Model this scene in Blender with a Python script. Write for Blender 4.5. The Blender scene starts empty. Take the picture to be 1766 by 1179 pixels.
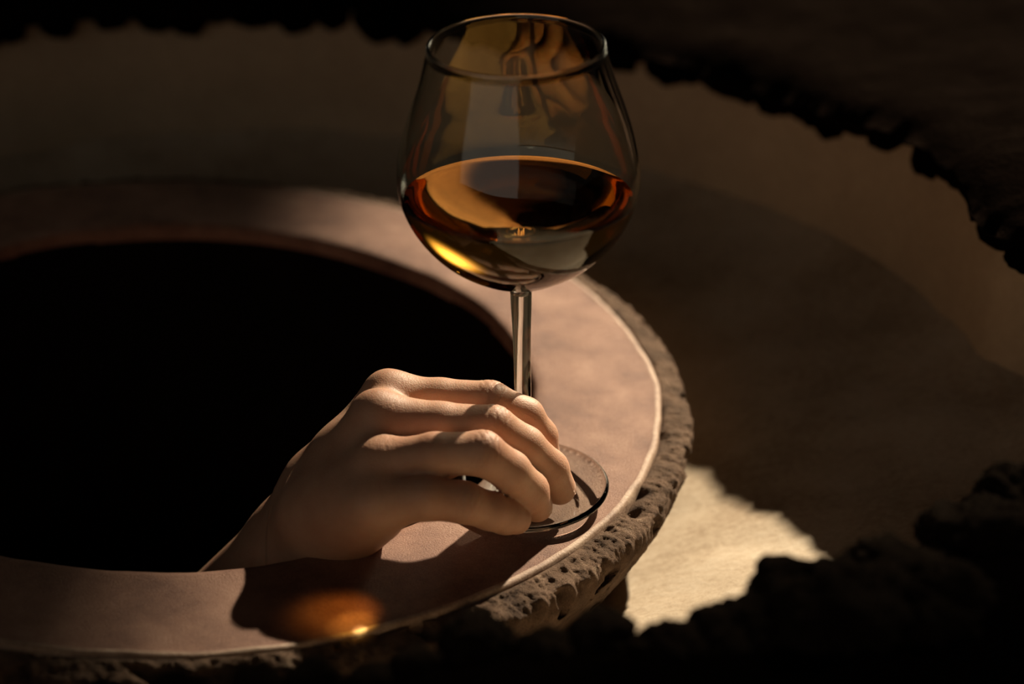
import bpy, bmesh, math, random
import numpy as np
from mathutils import Vector, noise, Matrix

C = bpy.context.scene.collection
SC = bpy.context.scene
W, H = 1766, 1179
S10 = 10.0          # the scene is in decimetres (unit scale 0.1): shapes are written in metres and scaled once when placed
SC.unit_settings.system = 'METRIC'; SC.unit_settings.scale_length = 1 / S10
FPX = 3800.0
PITCH = math.radians(25.3)
cp, sp = math.cos(PITCH), math.sin(PITCH)
R_ = np.array([1, 0, 0.0]); F_ = np.array([0, cp, -sp]); U_ = np.array([0, sp, cp])

def ray(px, py):
    return F_ + (px - W / 2) / FPX * R_ - (py - H / 2) / FPX * U_

CAM = -ray(905, 842) * 0.985          # the foot of the glass stands at the world origin

def hit(px, py, n=(0, 0, 1), o=(0, 0, 0)):
    n = np.array(n, float); o = np.array(o, float); d = ray(px, py)
    return CAM + d * (((o - CAM) @ n) / (d @ n))

def at_y(px, py, y):                  # the point of a pixel's ray at world depth y
    d = ray(px, py)
    return CAM + d * ((y - CAM[1]) / d[1])

# ------------------------------------------------------------------ camera
cam = bpy.data.objects.new('camera', bpy.data.cameras.new('camera'))
C.objects.link(cam)
cam.location = CAM * S10
cam.rotation_euler = (math.pi / 2 - PITCH, 0, 0)
cam.data.sensor_width = 36
cam.data.lens = FPX * 36 / W
cam.data.clip_start = 0.02
cam.data.dof.use_dof = True
cam.data.dof.focus_distance = 0.955 * S10
cam.data.dof.aperture_fstop = 4.6 / S10
SC.camera = cam

# ------------------------------------------------------------------ light
SUN_DIR = Vector((0.415, 0.691, 0.592)).normalized()
AIM = Vector((0.12, 0.19, 0.0))
sun = bpy.data.lights.new('sunbeam', 'SPOT')
sun.energy = 1800 * S10 ** 2
sun.color = (1.0, 0.81, 0.58)
sun.shadow_soft_size = 0.042 * S10
sun.spot_size = math.radians(11.0)
sun.spot_blend = 1.0
so = bpy.data.objects.new('sunbeam', sun)
so.location = (AIM + SUN_DIR * 3.6) * S10
so.rotation_euler = (-SUN_DIR).to_track_quat('-Z', 'Y').to_euler()
C.objects.link(so)

fill = bpy.data.lights.new('added_fill', 'AREA')      # added fill lamp, unseen, that lifts the far pit wall
fill.energy = 10.0 * S10 ** 2
fill.size = 3.2 * S10
fill.color = (1.0, 0.87, 0.73)
fo = bpy.data.objects.new('added_fill', fill)
fdir = Vector((-0.40, -0.80, 0.27)).normalized()
fo.location = (Vector((-0.1, 0.1, 0)) + fdir * 3.0) * S10
fo.rotation_euler = (-fdir).to_track_quat('-Z', 'Y').to_euler()
C.objects.link(fo)

glow = bpy.data.lights.new('wine_glow_lamp', 'AREA')       # added unseen lamp, placed so the wine refracts a glow
glow.energy = 14.0 * S10 ** 2
glow.shape = 'ELLIPSE'; glow.size = 1.15 * S10; glow.size_y = 0.70 * S10
glow.color = (1.0, 0.84, 0.60)
glow.use_nodes = True                                    # brightest in its middle, so the added glow has soft edges
_nt = glow.node_tree; _g = _nt.nodes.new('ShaderNodeNewGeometry')
_m = _nt.nodes.new('ShaderNodeVectorMath'); _m.operation = 'SUBTRACT'; _m.inputs[1].default_value = (0.5, 0.5, 0)
_nt.links.new(_g.outputs['Parametric'], _m.inputs[0])
_d = _nt.nodes.new('ShaderNodeVectorMath'); _d.operation = 'LENGTH'; _nt.links.new(_m.outputs[0], _d.inputs[0])
_r = _nt.nodes.new('ShaderNodeMapRange'); _r.interpolation_type = 'SMOOTHSTEP'
for k_, v_ in ((1, 0.0), (2, 0.48), (3, 1.0), (4, 0.0)): _r.inputs[k_].default_value = v_
_nt.links.new(_d.outputs['Value'], _r.inputs[0])
_p = _nt.nodes.new('ShaderNodeMath'); _p.operation = 'POWER'; _p.inputs[1].default_value = 2.0
_nt.links.new(_r.outputs[0], _p.inputs[0])
_nt.links.new(_p.outputs[0], _nt.nodes['Emission'].inputs['Strength'])
do_ = bpy.data.objects.new('wine_glow_lamp', glow)
ddir = Vector((0.35, 0.85, 0.30)).normalized()
do_.location = (Vector((0.06, -0.01, 0)) + ddir * 1.9) * S10
do_.rotation_euler = (-ddir).to_track_quat('-Z', 'Y').to_euler()
C.objects.link(do_)

# added spot lamps standing in for sunlight the wine would focus on the rim
def add_caustic_lamp(loc, to, cone, watts, color, blend, size):
    l = bpy.data.lights.new('caustic_lamp', 'SPOT'); l.energy = watts * S10 ** 2; l.color = color
    l.spot_size = math.radians(cone); l.spot_blend = blend; l.shadow_soft_size = size * S10
    o = bpy.data.objects.new('caustic_lamp', l); C.objects.link(o); o.location = Vector(loc) * S10
    o.rotation_euler = (Vector(to) - Vector(loc)).to_track_quat('-Z', 'Y').to_euler()
FOC = hit(624, 1077, o=(0, 0, 0.0))
add_caustic_lamp((-0.0515, -0.0930, 0.034), FOC, 9.0, 0.30, (1.0, 0.74, 0.28), 1.0, 0.0005)
add_caustic_lamp((-0.0515, -0.0930, 0.034), hit(594, 1052), 46.0, 0.07, (1.0, 0.36, 0.04), 1.0, 0.004)
add_caustic_lamp((-0.0515, -0.0930, 0.034), hit(614, 1068), 27.0, 0.12, (1.0, 0.50, 0.08), 1.0, 0.002)

wld = bpy.data.worlds.new('world'); SC.world = wld
wld.use_nodes = True
wld.node_tree.nodes['Background'].inputs[0].default_value = (1.0, 0.82, 0.66, 1)
wld.node_tree.nodes['Background'].inputs[1].default_value = 0.012

try:
    sun.cycles.is_caustics_light = True
except Exception as e:
    print('caustics light', e)
SC.view_settings.view_transform = 'Standard'
SC.view_settings.look = 'None'
SC.view_settings.gamma = 1
SC.view_settings.exposure = 0.0
SC.view_settings.use_curve_mapping = False
cy = SC.cycles
cy.max_bounces = 16; cy.transmission_bounces = 14; cy.glossy_bounces = 6
cy.diffuse_bounces = 4; cy.transparent_max_bounces = 12
cy.caustics_refractive = True; cy.caustics_reflective = False
cy.blur_glossy = 0.3
cy.sample_clamp_indirect = 4.0
cy.use_denoising = True
try:
    cy.denoiser = 'OPENIMAGEDENOISE'
    cy.denoising_input_passes = 'RGB_ALBEDO_NORMAL'
except Exception:
    pass

# ------------------------------------------------------------------ helpers
def mesh_obj(name, verts, faces, mat=None, parent=None, smooth=True):
    me = bpy.data.meshes.new(name)
    if isinstance(verts, np.ndarray) and isinstance(faces, np.ndarray):
        nv, nf, k = len(verts), len(faces), faces.shape[1]
        me.vertices.add(nv); me.vertices.foreach_set('co', verts.astype(np.float32).ravel())
        me.loops.add(nf * k); me.loops.foreach_set('vertex_index', faces.astype(np.int32).ravel())
        me.polygons.add(nf); me.polygons.foreach_set('loop_start', np.arange(0, nf * k, k, dtype=np.int32))
        me.update(calc_edges=True); me.validate()
    else:
        me.from_pydata([tuple(v) for v in verts], [], [tuple(f) for f in faces])
    if smooth:
        me.polygons.foreach_set('use_smooth', np.ones(len(me.polygons), bool))
    if mat: me.materials.append(mat)
    me.update()
    o = bpy.data.objects.new(name, me); C.objects.link(o)
    if parent: o.parent = parent
    return o

def tag(o, label=None, cat=None, group=None, kind=None):
    if label: o['label'] = label
    if cat: o['category'] = cat
    if group: o['group'] = group
    if kind: o['kind'] = kind
    return o

def empty(name, loc=(0, 0, 0)):
    o = bpy.data.objects.new(name, None); C.objects.link(o); o.location = loc
    o.empty_display_size = 0.02
    return o

def grid_faces(nr, nc, wrap=True):
    i = np.arange(nr - 1)[:, None]; j = np.arange(nc if wrap else nc - 1)[None, :]
    j2 = (j + 1) % nc
    return np.stack([i * nc + j, i * nc + j2, (i + 1) * nc + j2, (i + 1) * nc + j], -1).reshape(-1, 4)

def mat_new(name):
    m = bpy.data.materials.new(name); m.use_nodes = True
    nt = m.node_tree
    return m, nt, nt.nodes, nt.links, nt.nodes['Principled BSDF']

def tex_noise(nt, scale, detail=6, rough=0.6, vec=None):
    n = nt.nodes.new('ShaderNodeTexNoise')
    n.inputs['Scale'].default_value = scale; n.inputs['Detail'].default_value = detail
    n.inputs['Roughness'].default_value = rough
    if vec is not None: nt.links.new(vec, n.inputs['Vector'])
    return n

def ramp(nt, src, stops):
    r = nt.nodes.new('ShaderNodeValToRGB')
    e = r.color_ramp.elements
    while len(e) < len(stops): e.new(0.5)
    for k, (p, c) in enumerate(stops):
        e[k].position = p; e[k].color = (*c, 1) if len(c) == 3 else c
    nt.links.new(src, r.inputs['Fac'])
    return r

def rough_mat(name, stops, scale=30, fine=400, bump=0.4, bdist=0.001, rough=0.85, spec=0.3,
              speck=None, sheen=0):
    m, nt, N, L, B = mat_new(name)
    co = N.new('ShaderNodeTexCoord')
    n1 = tex_noise(nt, scale, 8, 0.65, co.outputs['Object'])
    n2 = tex_noise(nt, fine, 4, 0.7, co.outputs['Object'])
    mx = N.new('ShaderNodeMath'); mx.operation = 'MULTIPLY_ADD'
    L.new(n2.outputs['Fac'], mx.inputs[0]); mx.inputs[1].default_value = 0.35
    s = N.new('ShaderNodeMath'); s.operation = 'MULTIPLY'
    L.new(n1.outputs['Fac'], s.inputs[0]); s.inputs[1].default_value = 0.65
    L.new(s.outputs[0], mx.inputs[2])
    rp = ramp(nt, mx.outputs[0], stops)
    L.new(rp.outputs['Color'], B.inputs['Base Color'])
    b = N.new('ShaderNodeBump'); b.inputs['Strength'].default_value = bump
    b.inputs['Distance'].default_value = bdist * S10
    L.new(n2.outputs['Fac'], b.inputs['Height'])
    L.new(b.outputs['Normal'], B.inputs['Normal'])
    B.inputs['Roughness'].default_value = rough
    B.inputs['Specular IOR Level'].default_value = spec
    return m

# ------------------------------------------------------------------ materials
m_clay = rough_mat('clay', [(0.34, (0.095, 0.038, 0.025)), (0.44, (0.18, 0.086, 0.056)), (0.54, (0.26, 0.136, 0.091)), (0.66, (0.38, 0.232, 0.162))],
                   scale=26, fine=1300, bump=0.8, bdist=0.0008, rough=0.55, spec=0.35)
m_clay_edge = rough_mat('pale_clay_edge', [(0.34, (0.16, 0.09, 0.06)), (0.5, (0.36, 0.25, 0.18)), (0.68, (0.58, 0.45, 0.34))],
                        scale=60, fine=900, bump=0.6, bdist=0.0006, rough=0.6, spec=0.4)  # paler than the rim clay, mottled by noise
m_mortar = rough_mat('mortar', [(0.36, (0.05, 0.030, 0.020)), (0.46, (0.15, 0.098, 0.066)), (0.58, (0.24, 0.155, 0.105)), (0.70, (0.52, 0.42, 0.31))],
                     scale=70, fine=1500, bump=1.0, bdist=0.0022, rough=0.9, spec=0.2)
m_inner = rough_mat('shade_dark_inner_clay', [(0.3, (0.004, 0.003, 0.0025)), (0.7, (0.009, 0.006, 0.005))], rough=0.9, spec=0.0)  # near black: the shade inside the jar is put into the colour
m_floor = rough_mat('lime_floor', [(0.33, (0.28, 0.21, 0.14)), (0.5, (0.46, 0.38, 0.28)), (0.68, (0.58, 0.51, 0.40))],
                    scale=12, fine=240, bump=0.3, bdist=0.0012, rough=0.8, spec=0.2)
m_wall = rough_mat('lime_wall', [(0.3, (0.36, 0.27, 0.18)), (0.7, (0.52, 0.41, 0.28))],
                   scale=9, fine=160, bump=0.4, bdist=0.002, rough=0.9, spec=0.1)
m_rock = rough_mat('shade_dark_rock', [(0.3, (0.002, 0.0013, 0.001)), (0.6, (0.005, 0.0034, 0.0026)), (0.78, (0.02, 0.014, 0.010))],
                   scale=25, fine=260, bump=0.8, bdist=0.003, rough=0.95, spec=0.0)  # rock colour taken near black to stand for unlit shade
m_stone = rough_mat('shade_dark_stone', [(0.3, (0.006, 0.004, 0.003)), (0.52, (0.022, 0.015, 0.011)), (0.68, (0.28, 0.20, 0.13))],
                    scale=40, fine=300, bump=0.8, bdist=0.003, rough=0.9, spec=0.02)  # dark tones carry painted shade, pale patches the lit ridges

def glass_mat():
    m = bpy.data.materials.new('clear_glass'); m.use_nodes = True
    nt = m.node_tree; nt.nodes.remove(nt.nodes['Principled BSDF'])
    g = nt.nodes.new('ShaderNodeBsdfGlass')
    g.inputs['Color'].default_value = (0.97, 0.985, 0.97, 1)
    g.inputs['Roughness'].default_value = 0.0; g.inputs['IOR'].default_value = 1.5
    nt.links.new(g.outputs[0], nt.nodes['Material Output'].inputs['Surface'])
    return m
m_glass = glass_mat()

def wine_mat(name, ior, tint):
    m = bpy.data.materials.new(name); m.use_nodes = True
    nt = m.node_tree; N = nt.nodes; L = nt.links; N.remove(N['Principled BSDF'])
    g = N.new('ShaderNodeBsdfRefraction'); g.inputs['Color'].default_value = (*tint, 1)
    g.inputs['Roughness'].default_value = 0.0; g.inputs['IOR'].default_value = ior
    r = N.new('ShaderNodeBsdfGlossy'); r.inputs['Roughness'].default_value = 0.0; r.inputs['Color'].default_value = (1, 1, 1, 1)
    f = N.new('ShaderNodeFresnel'); f.inputs['IOR'].default_value = ior
    x = N.new('ShaderNodeMixShader'); L.new(f.outputs[0], x.inputs[0]); L.new(g.outputs[0], x.inputs[1]); L.new(r.outputs[0], x.inputs[2])
    L.new(x.outputs[0], N['Material Output'].inputs['Surface'])
    #VOL
    return m
m_wine = wine_mat('amber_wine', 1.34, (0.99, 0.90, 0.78))
m_wine_wall = wine_mat('amber_wine_against_glass', 1.34 / 1.5, (0.975, 0.66, 0.24))

def skin_mat():
    m, nt, N, L, B = mat_new('skin')
    co = N.new('ShaderNodeTexCoord')
    n1 = tex_noise(nt, 45, 4, 0.6, co.outputs['Object'])
    rp = ramp(nt, n1.outputs['Fac'], [(0.3, (0.47, 0.255, 0.165)), (0.7, (0.58, 0.355, 0.24))])
    L.new(rp.outputs['Color'], B.inputs['Base Color'])
    v = N.new('ShaderNodeTexVoronoi'); v.inputs['Scale'].default_value = 1300
    L.new(co.outputs['Object'], v.inputs['Vector'])
    n2 = tex_noise(nt, 2200, 3, 0.6, co.outputs['Object'])
    ad = N.new('ShaderNodeMath'); ad.operation = 'ADD'
    L.new(v.outputs['Distance'], ad.inputs[0]); L.new(n2.outputs['Fac'], ad.inputs[1])
    b = N.new('ShaderNodeBump'); b.inputs['Strength'].default_value = 0.28; b.inputs['Distance'].default_value = 0.0003 * S10
    L.new(ad.outputs[0], b.inputs['Height']); L.new(b.outputs['Normal'], B.inputs['Normal'])
    B.inputs['Roughness'].default_value = 0.52
    B.inputs['Subsurface Weight'].default_value = 0.35
    B.inputs['Subsurface Radius'].default_value = (1.0, 0.35, 0.18)
    B.inputs['Subsurface Scale'].default_value = 0.0035 * S10
    B.inputs['Specular IOR Level'].default_value = 0.4
    return m
m_skin = skin_mat()
m_nail, _nt, _N, _L, _B = mat_new('nail')
_B.inputs['Base Color'].default_value = (0.74, 0.50, 0.40, 1)
_B.inputs['Roughness'].default_value = 0.28
_B.inputs['Subsurface Weight'].default_value = 0.2
_B.inputs['Subsurface Scale'].default_value = 0.002 * S10

# ------------------------------------------------------------------ setting: pit
def fbm(x, y, z, s, oct=4):
    return noise.fractal(Vector((x * s, y * s, z * s)), 1.0, 2.0, oct)

PC = np.array([-0.150, 0.110])       # centre of the pit
EDGE_Z = 0.07
# outline of the broken opening, from points on its plane
far_px = [(0, 40), (90, 22), (150, 35), (200, 42), (260, 30), (330, 36), (400, 34), (440, 16), (480, 12), (540, 26), (580, 2), (640, 24), (700, 38),
          (760, 60), (850, 90), (900, 60), (960, 75), (1060, 100), (1095, 112), (1150, 95), (1180, 118), (1205, 112), (1240, 165), (1290, 178), (1310, 160), (1350, 208), (1385, 180), (1410, 195),
          (1460, 228), (1500, 238), (1550, 225), (1600, 262), (1650, 290), (1700, 322), (1766, 365)]
near_px = [(1766, 800), (1737, 803), (1711, 828), (1681, 858), (1642, 867), (1607, 893), (1560, 923), (1520, 919), (1477, 919),
           (1416, 945), (1356, 975), (1321, 1005), (1269, 1014), (1217, 1040), (1150, 1065), (1100, 1085), (1075, 1075), (1035, 1050), (990, 1062),
           (950, 1085), (905, 1105), (880, 1090), (840, 1062), (800, 1062), (740, 1090), (690, 1120), (640, 1140), (560, 1142),
           (480, 1138), (400, 1150), (280, 1170), (150, 1182), (0, 1196)]
pol = []
for (x, y) in far_px + near_px:
    q = hit(x, y, o=(0, 0, EDGE_Z))[:2] - PC
    pol.append((math.atan2(q[1], q[0]), math.hypot(*q)))
pol.sort()
pa = np.array([p[0] for p in pol]); pr = np.array([p[1] for p in pol])
NT = 900
TH = np.linspace(-math.pi, math.pi, NT, endpoint=False)
# unseen left side keeps the mean radius with noise of its own
mean_r = 0.373
edge_r = np.interp(TH, pa, pr, period=2 * math.pi)
isfar = np.array([1.0 if -0.07 < t < 2.2 else 0.0 for t in TH])
nz = np.array([fbm(math.cos(t), math.sin(t), 3.1, 4, 5) for t in TH])
unseen = np.array([1.0 if (t > 2.0 or t < -2.2) else 0.0 for t in TH])
edge_r = np.where(isfar > 0, 0.374 + 0.004 * nz, np.clip(edge_r, 0.34, 0.45) + 0.012)
edge_r = np.where(unseen > 0, 0.373 + 0.010 * nz, edge_r)
ker = np.hanning(45); ker /= ker.sum()
edge_r = np.convolve(np.r_[edge_r[-30:], edge_r, edge_r[:30]], ker, 'same')[30:-30]
# how far the broken rock hangs down over the wall: points of its lower edge on the wall's cylinder
lowt = []
for (x, y) in far_px:
    d = ray(x, y); o2 = CAM[:2] - PC; a_ = d[:2] @ d[:2]; b_ = d[:2] @ o2; c_ = o2 @ o2 - 0.377 ** 2
    if b_ * b_ - a_ * c_ > 0:
        t_ = (-b_ + math.sqrt(b_ * b_ - a_ * c_)) / a_; p_ = CAM + d * t_
        lowt.append((math.atan2(p_[1] - PC[1], p_[0] - PC[0]), p_[2]))
lowt.sort()
low_z = np.interp(TH, [a for a, b in lowt], [b for a, b in lowt])
low_z = np.where((TH > lowt[0][0]) & (TH < lowt[-1][0]), low_z, 0.062 + 0.010 * nz)
low_z = np.minimum(low_z, 0.078)
low_z += np.array([0.003 * fbm(math.cos(t), math.sin(t), 9.1, 26, 4) for t in TH])

# ground: from the hanging lower edge up over the lip and outward, displaced
prof = [(None, 0.004, 0), (0.004, 0.000, 0.4), (-0.003, 0.010, 0.8), (-0.005, 0.6, 0.8), (-0.003, -0.004, 1.0), (0.003, 0.003, 1), (0.011, 0.007, 1),
        (0.022, 0.009, 1), (0.036, 0.010, 1), (0.05, 0.010, 1), (0.07, 0.009, 1), (0.1, 0.008, 1), (0.14, 0.007, 1), (0.19, 0.005, 1),
        (0.26, 0.005, 1), (0.36, 0.005, 1), (0.5, 0.005, 1), (0.8, 0.005, 1), (1.4, 0.005, 1), (2.4, 0.005, 1)]
TOPZ = np.where(isfar > 0, low_z + 0.009, 0.066)
TOPZ = np.convolve(np.r_[TOPZ[-60:], TOPZ, TOPZ[:60]], np.ones(61) / 61, 'same')[60:-60]
vs = []
for k, (dr, dz, a) in enumerate(prof):
    for i, t in enumerate(TH):
        lz = min(low_z[i], TOPZ[i] - 0.004)
        if k == 0: r0, z = max(0.391, edge_r[i] + 0.016), lz + 0.004
        elif k == 1: r0, z = edge_r[i] + dr, lz
        elif k == 2: r0, z = edge_r[i] + dr, lz + (TOPZ[i] - lz) * 0.25
        elif k == 3: r0, z = edge_r[i] + dr, lz + (TOPZ[i] - lz) * 0.6
        else: r0, z = edge_r[i] + dr, TOPZ[i] + dz
        x = PC[0] + r0 * math.cos(t); y = PC[1] + r0 * math.sin(t)
        n = fbm(x, y, z * 1.5, 22, 5); n2 = fbm(x + 5, y, z, 60, 4)
        if k >= 4: z += (0.0045 * n + 0.0022 * n2) if k < 10 else 0.006 * n
        q_ = a * 0.0035 * n2
        vs.append((x + q_ * math.cos(t), y + q_ * math.sin(t), z))
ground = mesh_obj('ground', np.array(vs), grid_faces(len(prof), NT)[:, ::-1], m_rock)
tag(ground, 'rough ground, coloured dark as shade, around the round opening of the pit', kind='structure')

# wall collar and basin floor
def lathe_np(profile, nth, cx, cy, disp=None, cz=0):
    th = np.linspace(0, 2 * math.pi, nth, endpoint=False)
    P = np.array(profile)
    X = cx + P[:, 0:1] * np.cos(th); Y = cy + P[:, 0:1] * np.sin(th); Z = np.repeat(P[:, 1:2], nth, 1) + cz
    V = np.stack([X, Y, Z], -1).reshape(-1, 3)
    if disp: V = np.array([disp(*v) for v in V])
    return V

def wdisp(x, y, z):
    n = fbm(x, y, z, 7, 4)
    r = math.hypot(x - PC[0], y - PC[1]); k = 1 + 0.004 * n / r
    return (PC[0] + (x - PC[0]) * k, PC[1] + (y - PC[1]) * k, z)
wp = [(0.388, z) for z in np.linspace(0.054, -0.012, 10)]
wmax = np.max([np.roll(edge_r, k) for k in range(-16, 17)], axis=0)
def wall_r(t): return max(0.388, float(np.interp(t, TH, wmax, period=2 * math.pi)) + 0.014)
def wdisp(x, y, z):
    n = fbm(x, y, z, 7, 4); r = math.hypot(x - PC[0], y - PC[1]); k = (wall_r(math.atan2(y - PC[1], x - PC[0])) + 0.004 * n) / r
    if z > 0: z *= (float(np.interp(math.atan2(y - PC[1], x - PC[0]), TH, low_z, period=2 * math.pi)) + 0.006) / 0.054
    return (PC[0] + (x - PC[0]) * k, PC[1] + (y - PC[1]) * k, z)
wall = mesh_obj('wall_around', lathe_np(wp, 240, *PC, wdisp), grid_faces(len(wp), 240)[:, ::-1], m_wall)
tag(wall, 'round lime plastered wall of the pit below the broken edge', kind='structure')

def fdisp(x, y, z):
    return (x, y, z + 0.0035 * fbm(x, y, z, 12, 5))
fp = [(0.47, -0.005), (0.392, -0.008), (0.385, -0.013), (0.37, -0.017), (0.34, -0.026), (0.32, -0.031), (0.30, -0.036), (0.285, -0.040), (0.27, -0.045), (0.255, -0.050), (0.24, -0.056), (0.228, -0.061), (0.215, -0.067), (0.200, -0.074), (0.19, -0.079)]
JC0 = np.array([-0.17, 0.10])
fl = mesh_obj('floor', lathe_np(fp, 300, *PC, fdisp), grid_faces(len(fp), 300)[:, ::-1], m_floor)
tag(fl, 'pale lime basin floor sloping down to the buried clay jar', kind='structure')

# unseen slab added so its edge keeps the sunbeam off the jar's left
_L = np.array(AIM + SUN_DIR * 3.6)
_a = (np.array([-0.150, -0.115, 0]) + _L) / 2; _b = (np.array([-0.125, 0.33, 0]) + _L) / 2
_d = (_b - _a) / np.linalg.norm(_b - _a)
_p, _q = _a - _d * 2.4, _a + _d * 2.0
_V = [(x, y, z) for z in (_a[2], _a[2] + 0.10) for (x, y) in ((_p[0], _p[1]), (_q[0], _q[1]), (_q[0] - 3.2, _q[1]), (_p[0] - 3.2, _p[1]))]
sun_blocker = mesh_obj('sun_blocker_slab', _V, [(3, 2, 1, 0), (4, 5, 6, 7), (0, 1, 5, 4), (1, 2, 6, 5), (2, 3, 7, 6), (3, 0, 4, 7)], m_rock, smooth=False)
tag(sun_blocker, 'unseen dark slab added to block the sunbeam left of the pit', kind='structure')

# ------------------------------------------------------------------ clay jar
JN = np.array([0.061, -0.026, 0.9978]); JN /= np.linalg.norm(JN)
JO = np.array([0, 0, -0.0030])                      # the glass foot, tilted, rests on this plane
je1 = np.cross([0, 1, 0], JN); je1 /= np.linalg.norm(je1); je2 = np.cross(JN, je1)
jc = np.array([-0.1700, 0.0985])                    # centre in the plane's own axes
JW = JO + je1 * jc[0] + je2 * jc[1]
JM = Matrix(((je1[0], je2[0], JN[0], JW[0]), (je1[1], je2[1], JN[1], JW[1]), (je1[2], je2[2], JN[2], JW[2]), (0, 0, 0, 1)))
jar = empty('clay_jar'); jar.matrix_world = JM
tag(jar, 'large round clay wine jar sunk in the pit, with wide rim and black opening', 'jar')
def jlathe(name, profile, nth, mat, disp=None, flip=False):
    V = lathe_np(profile, nth, 0, 0, disp)
    f = grid_faces(len(profile), nth)
    if flip: f = f[:, ::-1]
    return mesh_obj(name, V, f, mat, jar)
def rdisp(x, y, z):
    n = fbm(x, y, z, 9, 4); n2 = fbm(x, y, z + 3, 45, 3)
    r = math.hypot(x, y); dr = 0.0022 * fbm(x / r * 3, y / r * 3, 1, 1.0, 4)
    if r < 0.19: dr *= 0.7
    k = 1 + dr / r
    return (x * k, y * k, z + 0.0008 * n + 0.00025 * n2)
rim_p = [(0.1740, -0.009), (0.1740, -0.0045), (0.1750, -0.0018), (0.1768, -0.0006), (0.180, 0.0)] + \
        [(r, 0.0005 * math.sin((r - .18) / .055 * math.pi)) for r in np.linspace(0.184, 0.2325, 18)] + [(0.2342, 0.0002)]
jlathe('rim', rim_p, 720, m_clay, rdisp)
jlathe('rim_edge', [(0.2342, 0.0002), (0.2350, 0.0003), (0.2360, 0.0001), (0.2368, -0.0006), (0.2374, -0.003), (0.2372, -0.012)], 720, m_clay_edge, rdisp)
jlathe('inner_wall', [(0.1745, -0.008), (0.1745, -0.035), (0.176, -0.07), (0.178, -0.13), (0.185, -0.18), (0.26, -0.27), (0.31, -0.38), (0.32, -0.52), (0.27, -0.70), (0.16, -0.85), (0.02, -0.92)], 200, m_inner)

# porous mortar collar: dense lathe with pits and crumbs
def mortar_disp(V, nr, nth):
    out = V.copy()
    for i in range(len(V)):
        x, y, z = V[i]
        row = i // nth
        a = min(1, row / 3.0) * min(1, (nr - 1 - row) / 3)
        v = Vector((x, y, z))
        n = noise.fractal(v * 230, 0.7, 2.2, 4)
        big = noise.noise(v * 38)
        d = 0.0015 * n + 0.0020 * big
        pit = noise.noise(v * 75 + Vector((7, 1, 2)))
        if pit > 0.26: d -= min(0.007, (pit - 0.26) * 0.05)
        r = math.hypot(x, y)
        nx, ny, nzz = x / r * 0.7, y / r * 0.7, 0.7
        out[i] = (x + nx * d * a, y + ny * d * a, z + nzz * d * a)
    return out
mp = [(0.2366, -0.006), (0.2372, -0.0030), (0.2385, -0.0014), (0.2400, -0.0012)] + [(r, -0.0012 - (r - 0.24) * 0.25) for r in np.linspace(0.2412, 0.2500, 9)]
mp += [(0.2512, -0.0050), (0.2518, -0.0068), (0.2522, -0.0090)]
mp += [(0.2524 - 0.030 * s ** 1.3, -0.011 - 0.055 * s) for s in np.linspace(0.03, 1, 34)]
nth = 2200
V = lathe_np(mp, nth, 0, 0)
V = mortar_disp(V, len(mp), nth)
mo = mesh_obj('mortar_collar', V, grid_faces(len(mp), nth), m_mortar, jar)
tag(mo, 'rough porous mortar around the clay rim')
def bdisp(x, y, z):
    n = fbm(x, y, z, 30, 5); r = math.hypot(x, y); k = 1 + 0.003 * n / r
    return (x * k, y * k, z)
m_body = rough_mat('limewashed_shoulder', [(0.36, (0.16, 0.10, 0.065)), (0.48, (0.34, 0.25, 0.17)), (0.6, (0.55, 0.45, 0.33))],
                   scale=22, fine=420, bump=0.6, bdist=0.0015, rough=0.9, spec=0.1)
jlathe('shoulder', [(0.230, -0.050), (0.225, -0.062), (0.219, -0.080), (0.215, -0.100), (0.213, -0.125), (0.213, -0.16)], 400, m_body, bdisp)

# ------------------------------------------------------------------ stones of the near and far edge
def rock_mesh(seed, sub=4):
    bm = bmesh.new(); bmesh.ops.create_icosphere(bm, subdivisions=sub, radius=1)
    rnd = random.Random(seed); off = Vector((rnd.uniform(0, 50), rnd.uniform(0, 50), rnd.uniform(0, 50)))
    for v in bm.verts:
        d = v.co.normalized()
        k = 1 + 0.22 * noise.fractal(d * 1.3 + off, 1, 2, 3) + 0.10 * noise.fractal(d * 4 + off, 0.8, 2, 4)
        c = noise.cell(d * 1.6 + off)
        v.co = d * (k + 0.05 * c)
    me = bpy.data.meshes.new('stone'); bm.to_mesh(me); bm.free()
    me.polygons.foreach_set('use_smooth', np.ones(len(me.polygons), bool))
    me.materials.append(m_stone if sub > 3 else m_rock)
    return me
# pixel of the stone's centre, radius in pixels, flatness
near_st = [(1440, 1085, 150, .75), (1600, 1060, 130, .7), (1700, 950, 95, .75), (1766, 900, 95, .8), (1270, 1115, 95, .7), (1160, 1150, 75, .7),
           (1035, 1112, 58, .9), (935, 1135, 52, .8), (820, 1128, 66, .9), (720, 1160, 48, .8), (640, 1185, 44, .7), (540, 1182, 48, .8),
           (440, 1192, 46, .8), (300, 1215, 55, .8), (180, 1222, 50, .8), (1330, 1075, 65, .8), (1520, 990, 65, .85), (1630, 920, 50, .8)]
for k, (x, y, r, fl_) in enumerate(near_st):
    c = hit(x, y - 8, o=(0, 0, EDGE_Z - 0.002))
    dist = float(np.dot(c - CAM, F_)); rr = r * dist / FPX
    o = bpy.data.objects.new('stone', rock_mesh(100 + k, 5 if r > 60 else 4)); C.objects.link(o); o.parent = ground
    o.location = c; o.scale = (rr * 1.1, rr * 1.0, rr * fl_); o.rotation_euler = (0.2 * math.sin(k), 0.2 * math.cos(k * 2), k * 1.7)
rnd = random.Random(5)
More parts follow.
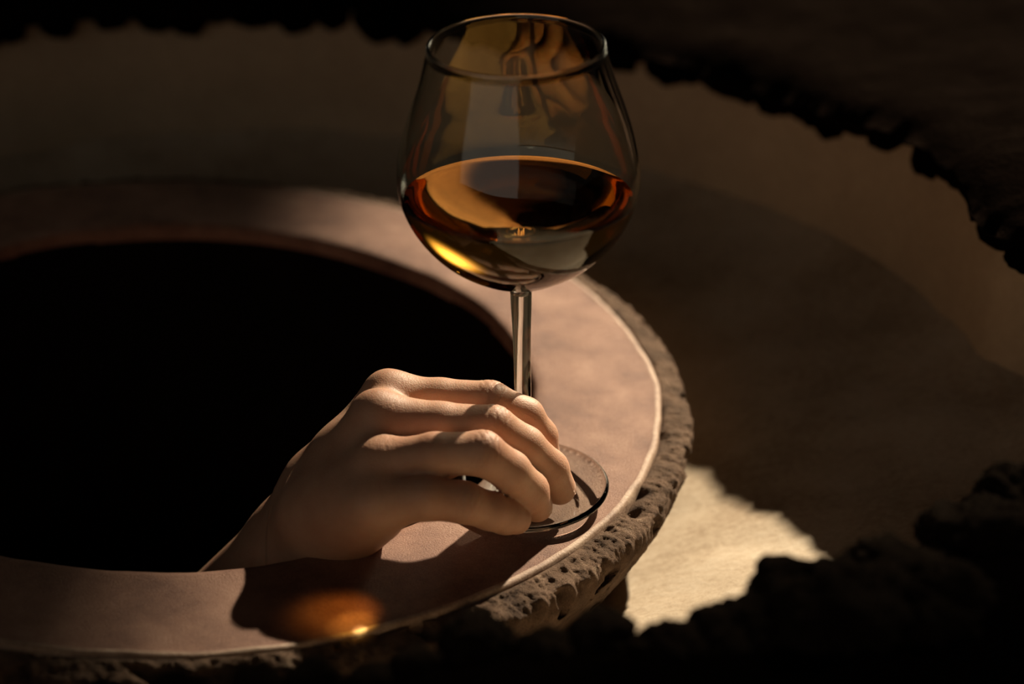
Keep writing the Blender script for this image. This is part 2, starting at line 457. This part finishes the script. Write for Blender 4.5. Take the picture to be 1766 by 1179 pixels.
for k in range(46):
    t = math.radians(-30 + k * 190 / 46 + rnd.uniform(-1.2, 1.2))
    i = int((t + math.pi) / (2 * math.pi) * NT) % NT
    rr = rnd.uniform(0.008, 0.016); r0 = edge_r[i] + rr * rnd.uniform(0.85, 1.3)
    o = bpy.data.objects.new('stone', rock_mesh(300 + k, 3)); C.objects.link(o); o.parent = ground
    o.location = (PC[0] + r0 * math.cos(t), PC[1] + r0 * math.sin(t), TOPZ[i] - 0.008 + rnd.uniform(-.004, .002))
    o.scale = (rr, rr * rnd.uniform(.8, 1.2), rr * rnd.uniform(.7, 1)); o.rotation_euler = (rnd.random(), rnd.random(), rnd.random() * 6)

# ------------------------------------------------------------------ wine glass
AX = np.array([-math.sin(math.radians(1.1)), -math.sin(math.radians(3.0)), 1.0]); AX /= np.linalg.norm(AX)
ge1 = np.cross([0, 1, 0], AX); ge1 /= np.linalg.norm(ge1); ge2 = np.cross(AX, ge1)
GM = Matrix(((ge1[0], ge2[0], AX[0], 0), (ge1[1], ge2[1], AX[1], 0), (ge1[2], ge2[2], AX[2], 0), (0, 0, 0, 1)))

def spline(pts, n):
    P = np.array(pts, float); d = np.r_[0, np.cumsum(np.hypot(*np.diff(P, axis=0).T))]
    # centripetal-like hermite
    m = np.gradient(P, d, axis=0)
    t = np.linspace(0, d[-1], n); out = []
    for q in t:
        k = min(np.searchsorted(d, q, side='right') - 1, len(d) - 2); h = d[k + 1] - d[k]; s = (q - d[k]) / h
        out.append((2*s**3 - 3*s**2 + 1) * P[k] + (s**3 - 2*s**2 + s) * h * m[k] + (-2*s**3 + 3*s**2) * P[k+1] + (s**3 - s**2) * h * m[k+1])
    return np.array(out)
bowl_out = spline([(.0046, .0985), (.0048, .0998), (.0056, .1014), (.0078, .1032), (.0115, .1049), (.0175, .1073), (.0235, .1107), (.0335, .1180), (.0414, .1268), (.0472, .1368), (.0502, .1468),
                   (.0504, .1570), (.0483, .1680), (.0448, .1800), (.0404, .1930), (.0362, .2080)], 70)
rim_b = np.array([(.0364, .2090), (.0364, .2097), (.0360, .2103), (.0354, .2105), (.0348, .2102), (.0346, .2096), (.0347, .2088)])
tang = np.gradient(bowl_out, axis=0); nrm = np.stack([tang[:, 1], -tang[:, 0]], 1); nrm /= np.linalg.norm(nrm, axis=1)[:, None]
thick = np.interp(bowl_out[:, 1], [.10, .108, .12, .16, .21], [.0024, .0018, .0013, .0011, .0011])
inner = bowl_out - nrm * thick[:, None]
inner = inner[inner[:, 1] > 0.1075]
inner = np.vstack([[(0.0, .1062), (.0035, .1063)], inner[inner[:, 0] > 0.008]])
NTG = 192
def glathe(name, P, parent, mat, nth=NTG):
    th = np.linspace(0, 2 * math.pi, nth, endpoint=False)
    V = []; ids = []
    for (r, h) in P:
        if r < 1e-6: ids.append([len(V)] * nth); V.append((0, 0, h))
        else:
            ids.append(list(range(len(V), len(V) + nth))); V += [(r * math.cos(t), r * math.sin(t), h) for t in th]
    Fc = []
    for a in range(len(P) - 1):
        for j in range(nth):
            j2 = (j + 1) % nth; q = [ids[a][j], ids[a][j2], ids[a + 1][j2], ids[a + 1][j]]
            q = [v for n_, v in enumerate(q) if v not in q[:n_]]
            if len(q) > 2: Fc.append(q)
    return mesh_obj(name, V, Fc, mat, parent)
glass = empty('wine_glass'); glass.matrix_world = GM
tag(glass, 'clear stemmed wine glass half full of amber wine, held by its foot on the rim', 'wine glass')
stem = glathe('stem', spline([(.0046, .018), (.0039, .026), (.0037, .040), (.0037, .060), (.0040, .080), (.0045, .094), (.0046, .0985)], 26), glass, m_glass)
foot_p = [(0, .0018), (.010, .0016), (.020, .0011), (.028, .0004), (.034, 0.0), (.0362, .0002), (.0374, .0009), (.0377, .0017), (.0374, .0025), (.0364, .0030)]
foot_p = foot_p + [tuple(p) for p in spline([(.0364, .0030), (.030, .0034), (.022, .0041), (.015, .0055), (.010, .0078), (.0068, .0112), (.0052, .0148), (.0046, .018)], 24)[1:]]
foot = glathe('foot', foot_p, glass, m_glass)

# wine: inner shape of the bowl up to a level surface.  Where wine and glass touch there is ONE surface between them,
# so the bowl's own inner surface starts at the waterline.
LEVEL = float((AX * 0.1435)[2])
GMn = np.array(GM)[:3, :3]
ip = inner
sd = np.r_[0, np.cumsum(np.hypot(*np.diff(ip, axis=0).T))]
NW = NTG; NRW = 44
ths = np.linspace(0, 2 * math.pi, NW, endpoint=False)
endp = []
for t in ths:
    zw = (GMn @ np.stack([ip[:, 0] * math.cos(t), ip[:, 0] * math.sin(t), ip[:, 1]]))[2]
    k = np.argmax(zw > LEVEL); s = (LEVEL - zw[k - 1]) / (zw[k] - zw[k - 1]); endp.append(sd[k - 1] + s * (sd[k] - sd[k - 1]))
def on_inner(q, t):
    r = np.interp(q, sd, ip[:, 0]); h = np.interp(q, sd, ip[:, 1])
    return (r * math.cos(t), r * math.sin(t), h)
V = [(0, 0, float(ip[0, 1]))]
rowsv = [[on_inner(endp[j] * a / NRW, t) for j, t in enumerate(ths)] for a in range(1, NRW + 1)]
top = np.array(rowsv[-1]); cen = top.mean(0)
for f_, lift in ((0.985, -0.0004), (0.96, -0.0007), (0.9, -0.0008), (0.6, -0.0008), (0.3, -0.0008)):
    rowsv.append([tuple(cen + (p - cen) * f_ + np.array([0, 0, lift])) for p in top])
for r_ in rowsv: V += r_
Fc = [(0, 1 + (j + 1) % NW, 1 + j) for j in range(NW)]
Fc += [tuple(int(q) + 1 for q in f_) for f_ in grid_faces(len(rowsv), NW)]
V.append(tuple(cen + np.array([0, 0, -0.0008]))); last = 1 + (len(rowsv) - 1) * NW
Fc += [(last + j, last + (j + 1) % NW, len(V) - 1) for j in range(NW)]
nwall = NW + (NRW - 1) * NW
wine = mesh_obj('wine', V, Fc, m_wine_wall)
wine.data.materials.append(m_wine)
for k, p in enumerate(wine.data.polygons):
    if k >= nwall: p.material_index = 1
wine.matrix_world = GM
tag(wine, 'amber orange wine with a level surface inside the glass bowl', 'wine')
bm = bmesh.new(); bm.from_mesh(wine.data)
for e in bm.edges:
    if len(e.link_faces) == 2 and e.link_faces[0].material_index != e.link_faces[1].material_index: e.smooth = False
bm.to_mesh(wine.data); bm.free()

dry = [[on_inner(endp[j] + (sd[-1] - endp[j]) * a / 40, t) for j, t in enumerate(ths)] for a in range(40, -1, -1)]
lat = np.vstack([bowl_out, rim_b])
BV = [(r * math.cos(t), r * math.sin(t), h) for (r, h) in lat for t in ths] + [p for row in dry for p in row]
bowl = mesh_obj('bowl', np.array(BV), grid_faces(len(lat) + len(dry), NTG), m_glass, glass)

def caustic(o, caster=False, recv=False):
    try:
        o.cycles.is_caustics_caster = caster; o.cycles.is_caustics_receiver = recv
    except Exception as e: print('caustic flag', e)
for o in (bowl, stem, foot, wine): caustic(o, caster=True)
for o in jar.children: caustic(o, recv=True)

# ------------------------------------------------------------------ hand and arm (one continuous skin)
def J(px, py, y): return at_y(px, py, y)
hx = {
 'A': [(J(672, 688, -.008), .0112), (J(760, 689, -.010), .0092), (J(845, 693, -.013), .0090), (J(905, 718, -.011), .0083), (J(930, 752, -.008), .0079), (J(940, 790, -.005), .0070)],
 'B': [(J(652, 724, -.030), .0114), (J(760, 731, -.032), .0093), (J(850, 737, -.033), .0093), (J(905, 770, -.029), .0087), (J(947, 808, -.023), .0083), (J(965, 842, -.0185), .0073)],
 'C': [(J(652, 798, -.050), .0092), (J(750, 783, -.054), .0090), (J(832, 781, -.054), .0092), (J(880, 812, -.048), .0085), (J(913, 845, -.040), .0081), (J(926, 873, -.0340), .0069)],
 'D': [(J(648, 870, -.064), .0106), (J(735, 858, -.066), .0093), (J(800, 866, -.063), .0086), (J(845, 881, -.057), .0079), (J(870, 890, -.052), .0075), (J(890, 895, -.0475), .0066)],
}
WRA = J(508, 928, -.008); WRB = J(528, 958, -.032)          # the two sides of the wrist
EL = np.array([-0.262, 0.035, -0.240])
palm = [
 (hx['A'][0][0], .0112, J(560, 838, -.008), .0150), (hx['B'][0][0], .0114, J(560, 858, -.018), .0160),
 (hx['C'][0][0], .0098, J(560, 880, -.030), .0160), (hx['D'][0][0], .0112, J(555, 900, -.040), .0165),
 (J(600, 800, -.020), .015, J(600, 868, -.045), .016),
 (J(560, 838, -.008), .0155, WRA, .0185), (J(555, 900, -.040), .0165, WRB, .0185), (J(560, 868, -.022), .016, (WRA + WRB) / 2, .0190),
 (WRA, .0185, EL + np.array([0.0, 0.02, 0.01]), .030), (WRB, .0185, EL + np.array([0.005, -0.012, -0.01]), .032),
 ((WRA + WRB) / 2, .0190, EL, .034),
 (J(640, 872, -.054), .0145, J(575, 908, -.042), .0175),       # heel of the little finger side
]
thumb = [(J(560, 870, -.010), .017), (J(620, 848, .004), .0145), (J(690, 815, .014), .0105), (J(735, 800, .014), .0092), (J(766, 799, .011), .0080)]

h_ = 0.0011
lo = np.array([-0.310, -0.100, -0.300]); hi = np.array([0.032, 0.105, 0.085])
dims = np.ceil((hi - lo) / h_).astype(int)
gx, gy, gz = [lo[k] + h_ * np.arange(dims[k], dtype=np.float32) for k in range(3)]
BIG = 0.05
def cone_into(D, a, ra, b, rb, k):
    """smooth-union of a round cone a-b into the field D (only in its own box)"""
    a = np.array(a, float); b = np.array(b, float)
    m = max(ra, rb) + 0.014
    l0 = np.minimum(a, b) - m; h0 = np.maximum(a, b) + m
    i0 = np.clip(((l0 - lo) / h_).astype(int), 0, dims); i1 = np.clip(((h0 - lo) / h_).astype(int) + 1, 0, dims)
    X = gx[i0[0]:i1[0], None, None]; Y = gy[None, i0[1]:i1[1], None]; Z = gz[None, None, i0[2]:i1[2]]
    d = (b - a); L2 = float(d @ d)
    t = ((X - a[0]) * d[0] + (Y - a[1]) * d[1] + (Z - a[2]) * d[2]) / L2
    t = np.clip(t, 0, 1)
    q = np.sqrt((X - a[0] - t * d[0]) ** 2 + (Y - a[1] - t * d[1]) ** 2 + (Z - a[2] - t * d[2]) ** 2) - (ra + t * (rb - ra))
    S = D[i0[0]:i1[0], i0[1]:i1[1], i0[2]:i1[2]]
    hh = np.maximum(k - np.abs(S - q), 0) / k
    S[...] = np.minimum(S, q) - hh * hh * k * 0.25
def new_field(): return np.full(dims, BIG, np.float32)
P_ = new_field()
for (a, ra, b, rb) in palm: cone_into(P_, a, ra, b, rb, 0.010)
for k in range(len(thumb) - 1): cone_into(P_, thumb[k][0], thumb[k][1], thumb[k + 1][0], thumb[k + 1][1], 0.006)
T_ = P_.copy()
b0 = np.clip(((np.array([-.110, -.100, -.05]) - lo) / h_).astype(int), 0, dims)
sl = (slice(b0[0], dims[0]), slice(0, int((0.06 - lo[1]) / h_)), slice(b0[2], dims[2]))
for f_ in 'ABCD':
    Fd = new_field(); ch = hx[f_]
    for k in range(len(ch) - 1):
        cone_into(Fd, ch[k][0], ch[k][1], ch[k + 1][0], ch[k + 1][1], 0.0025)
    S = Fd[sl]; Pp = P_[sl]; k = 0.007
    hh = np.maximum(k - np.abs(S - Pp), 0) / k
    S2 = np.minimum(S, Pp) - hh * hh * k * 0.25
    k = 0.0016; Tt = T_[sl]
    hh = np.maximum(k - np.abs(S2 - Tt), 0) / k
    T_[sl] = np.minimum(S2, Tt) - hh * hh * k * 0.25
del Fd, P_

def surface_nets(D):
    s = D < 0
    nx, ny, nz_ = D.shape
    c = np.zeros((nx - 1, ny - 1, nz_ - 1), np.uint8)
    for i in (0, 1):
        for j in (0, 1):
            for k in (0, 1):
                c += s[i:nx - 1 + i, j:ny - 1 + j, k:nz_ - 1 + k]
    act = (c > 0) & (c < 8)
    ix = np.argwhere(act); idx = np.full(act.shape, -1, np.int32); idx[act] = np.arange(len(ix))
    pos = np.zeros((len(ix), 3)); cnt = np.zeros(len(ix))
    cor = [(i, j, k) for i in (0, 1) for j in (0, 1) for k in (0, 1)]
    for a in cor:
        for ax_ in range(3):
            if a[ax_] == 0:
                b = list(a); b[ax_] = 1
                va = D[ix[:, 0] + a[0], ix[:, 1] + a[1], ix[:, 2] + a[2]]; vb = D[ix[:, 0] + b[0], ix[:, 1] + b[1], ix[:, 2] + b[2]]
                m = (va < 0) != (vb < 0)
                t = np.where(m, va / np.where(m, va - vb, 1), 0)
                p = np.array(a)[None] + t[:, None] * (np.array(b) - np.array(a))[None]
                pos += p * m[:, None]; cnt += m
    pos = pos / cnt[:, None] + ix
    quads = []
    for ax_ in range(3):
        u, v = (ax_ + 1) % 3, (ax_ + 2) % 3
        A = [slice(None)] * 3; B_ = [slice(None)] * 3
        A[ax_] = slice(0, -1); B_[ax_] = slice(1, None)
        sa = s[tuple(A)]; sb = s[tuple(B_)]
        e = np.argwhere(sa != sb)
        ok = (e[:, u] > 0) & (e[:, v] > 0) & (e[:, u] < D.shape[u] - 1) & (e[:, v] < D.shape[v] - 1)
        e = e[ok]; flip = sa[e[:, 0], e[:, 1], e[:, 2]]
        q = []
        for (du, dv) in ((-1, -1), (0, -1), (0, 0), (-1, 0)):
            o = e.copy(); o[:, u] += du; o[:, v] += dv
            q.append(idx[o[:, 0], o[:, 1], o[:, 2]])
        q = np.stack(q, 1); q[~flip] = q[~flip][:, ::-1]
        quads.append(q)
    return lo + h_ * pos, np.vstack(quads)
HV, HF = surface_nets(T_)
del T_
tmp = mesh_obj('hand_base', HV, HF)
md = tmp.modifiers.new('s', 'SUBSURF'); md.levels = 1; md.render_levels = 1
dg = bpy.context.evaluated_depsgraph_get()
ev = tmp.evaluated_get(dg); me = bpy.data.meshes.new_from_object(ev)
bpy.data.objects.remove(tmp)
n = len(me.vertices); co = np.empty(n * 3, np.float32); me.vertices.foreach_get('co', co); co = co.reshape(-1, 3).astype(float)
no = np.empty(n * 3, np.float32); me.vertices.foreach_get('normal', no); no = no.reshape(-1, 3).astype(float)
disp = np.zeros(n)
def creases(center, direction, up, offs, depth, width, reach):
    """fine skin folds across a joint on its back side"""
    global disp
    d = np.array(direction); d = d / np.linalg.norm(d); c = np.array(center)
    rel = co - c; dist = np.linalg.norm(rel, axis=1); m = dist < reach
    s = rel[m] @ d; u = np.clip(no[m] @ np.array(up) * 1.6, 0, 1)
    wob = 0.0005 * np.sin(rel[m] @ np.cross(d, up) * 900 + c[0] * 5000)
    v = np.zeros(m.sum())
    for k, o_ in enumerate(offs):
        v -= depth * (0.6 + 0.4 * math.sin(k * 2.3)) * np.exp(-((s - o_ + wob * (1 if k % 2 else -1)) / width) ** 2)
    disp[m] += v * u * np.clip((reach - dist[m]) / reach * 2.5, 0, 1)
def bump(center, amp, sig):
    global disp
    d2 = ((co - np.array(center)) ** 2).sum(1); disp += amp * np.exp(-d2 / sig ** 2)
up = np.array([0.25, -0.25, 0.93])
for f_ in 'ABCD':
    ch = hx[f_]
    pip, dpip = ch[2][0], ch[3][0] - ch[1][0]
    creases(pip, dpip, up, np.array([-.0062, -.0045, -.003, -.0015, 0, .0016, .0031, .0048]), .00032, .00042, .013)
    bump(pip + up * .009, .0003, .006)
    creases(ch[4][0], ch[5][0] - ch[3][0], np.array([.75, -.2, .6]), np.array([-.003, -.0015, 0, .0012]), .00022, .00035, .010)
    creases(ch[0][0] + (ch[1][0] - ch[0][0]) * .28, ch[1][0] - ch[0][0], up, np.array([-.006, -.004, -.002, 0, .002, .004]), .00018, .0005, .014)
    if f_ in 'AB': bump(ch[0][0] + np.array([-.002, -.001, .0105]), .0009, .008)
# palm side folds at each joint
for f_ in 'ABCD':
    for q in (2, 4):
        creases(hx[f_][q][0], hx[f_][q + 1][0] - hx[f_][q - 1][0], -up, np.array([-.0008, .0010]), .0004, .0004, .011)
me.vertices.foreach_set('co', (co + no * disp[:, None]).astype(np.float32).ravel())
me.polygons.foreach_set('use_smooth', np.ones(len(me.polygons), bool))
me.materials.clear(); me.materials.append(m_skin); me.update()
person = bpy.data.objects.new('person', me); C.objects.link(person)
tag(person, 'bare right hand and forearm reaching out of the jar, fingertips on the glass foot', 'person')
try: person.cycles.is_caustics_receiver = True
except Exception: pass

def nail(tip, prev, dorsal, r, length=.0105, width=.0098):
    d = np.array(tip) - np.array(prev); d /= np.linalg.norm(d)
    u = np.array(dorsal, float); u -= d * (u @ d); u /= np.linalg.norm(u); s = np.cross(d, u)
    nu, nv = 11, 11; V = []
    for layer in (0, 1):
        for i in range(nu):
            for j in range(nv):
                a = (j / (nv - 1) - 0.5) * 2; b = i / (nu - 1)
                ww = width / 2 * (0.92 + 0.08 * math.sin(b * math.pi)) * (1 - 0.30 * max(0, b - .7) ** 1 / .3 * abs(a) ** 2)
                ang = a * ww / (r * 0.95)
                rad = r + 0.00015 - 0.0003 * (1 - b) - layer * 0.0006 - 0.0035 * max(0, b - .5)
                l = (b - 0.80) * length + 0.0035 - 0.0012 * a * a * (1 if b > .5 else -.6)
                p = np.array(tip) + d * l + u * rad * math.cos(ang) + s * rad * math.sin(ang)
                V.append(tuple(p))
    f = [tuple(q) for q in grid_faces(nu, nv, False)]; N0 = nu * nv
    g = [tuple(int(x) + N0 for x in q[::-1]) for q in f]
    bd = [j for j in range(nv)] + [i * nv + nv - 1 for i in range(1, nu)] + [(nu - 1) * nv + j for j in range(nv - 2, -1, -1)] + [i * nv for i in range(nu - 2, 0, -1)]
    side = [(bd[k], bd[(k + 1) % len(bd)], bd[(k + 1) % len(bd)] + N0, bd[k] + N0) for k in range(len(bd))]
    return mesh_obj('fingernail', V, [tuple(int(x) for x in q) for q in f + g + side], m_nail, person)
for f_, dors in (('A', (.9, .2, .35)), ('B', (.93, .1, .35)), ('C', (.85, -.1, .4)), ('D', (.2, .55, .8))):
    ch = hx[f_]
    nail(ch[5][0], ch[4][0], dors, ch[5][1])
nail(thumb[4][0], thumb[3][0], (0, .9, .4), thumb[4][1])

# ------------------------------------------------------------------ metres to scene units
SM = Matrix.Diagonal((S10, S10, S10, 1))
for o in list(C.objects):
    if o.parent is None and o.type in ('MESH', 'EMPTY'):
        o.matrix_world = SM @ o.matrix_basis
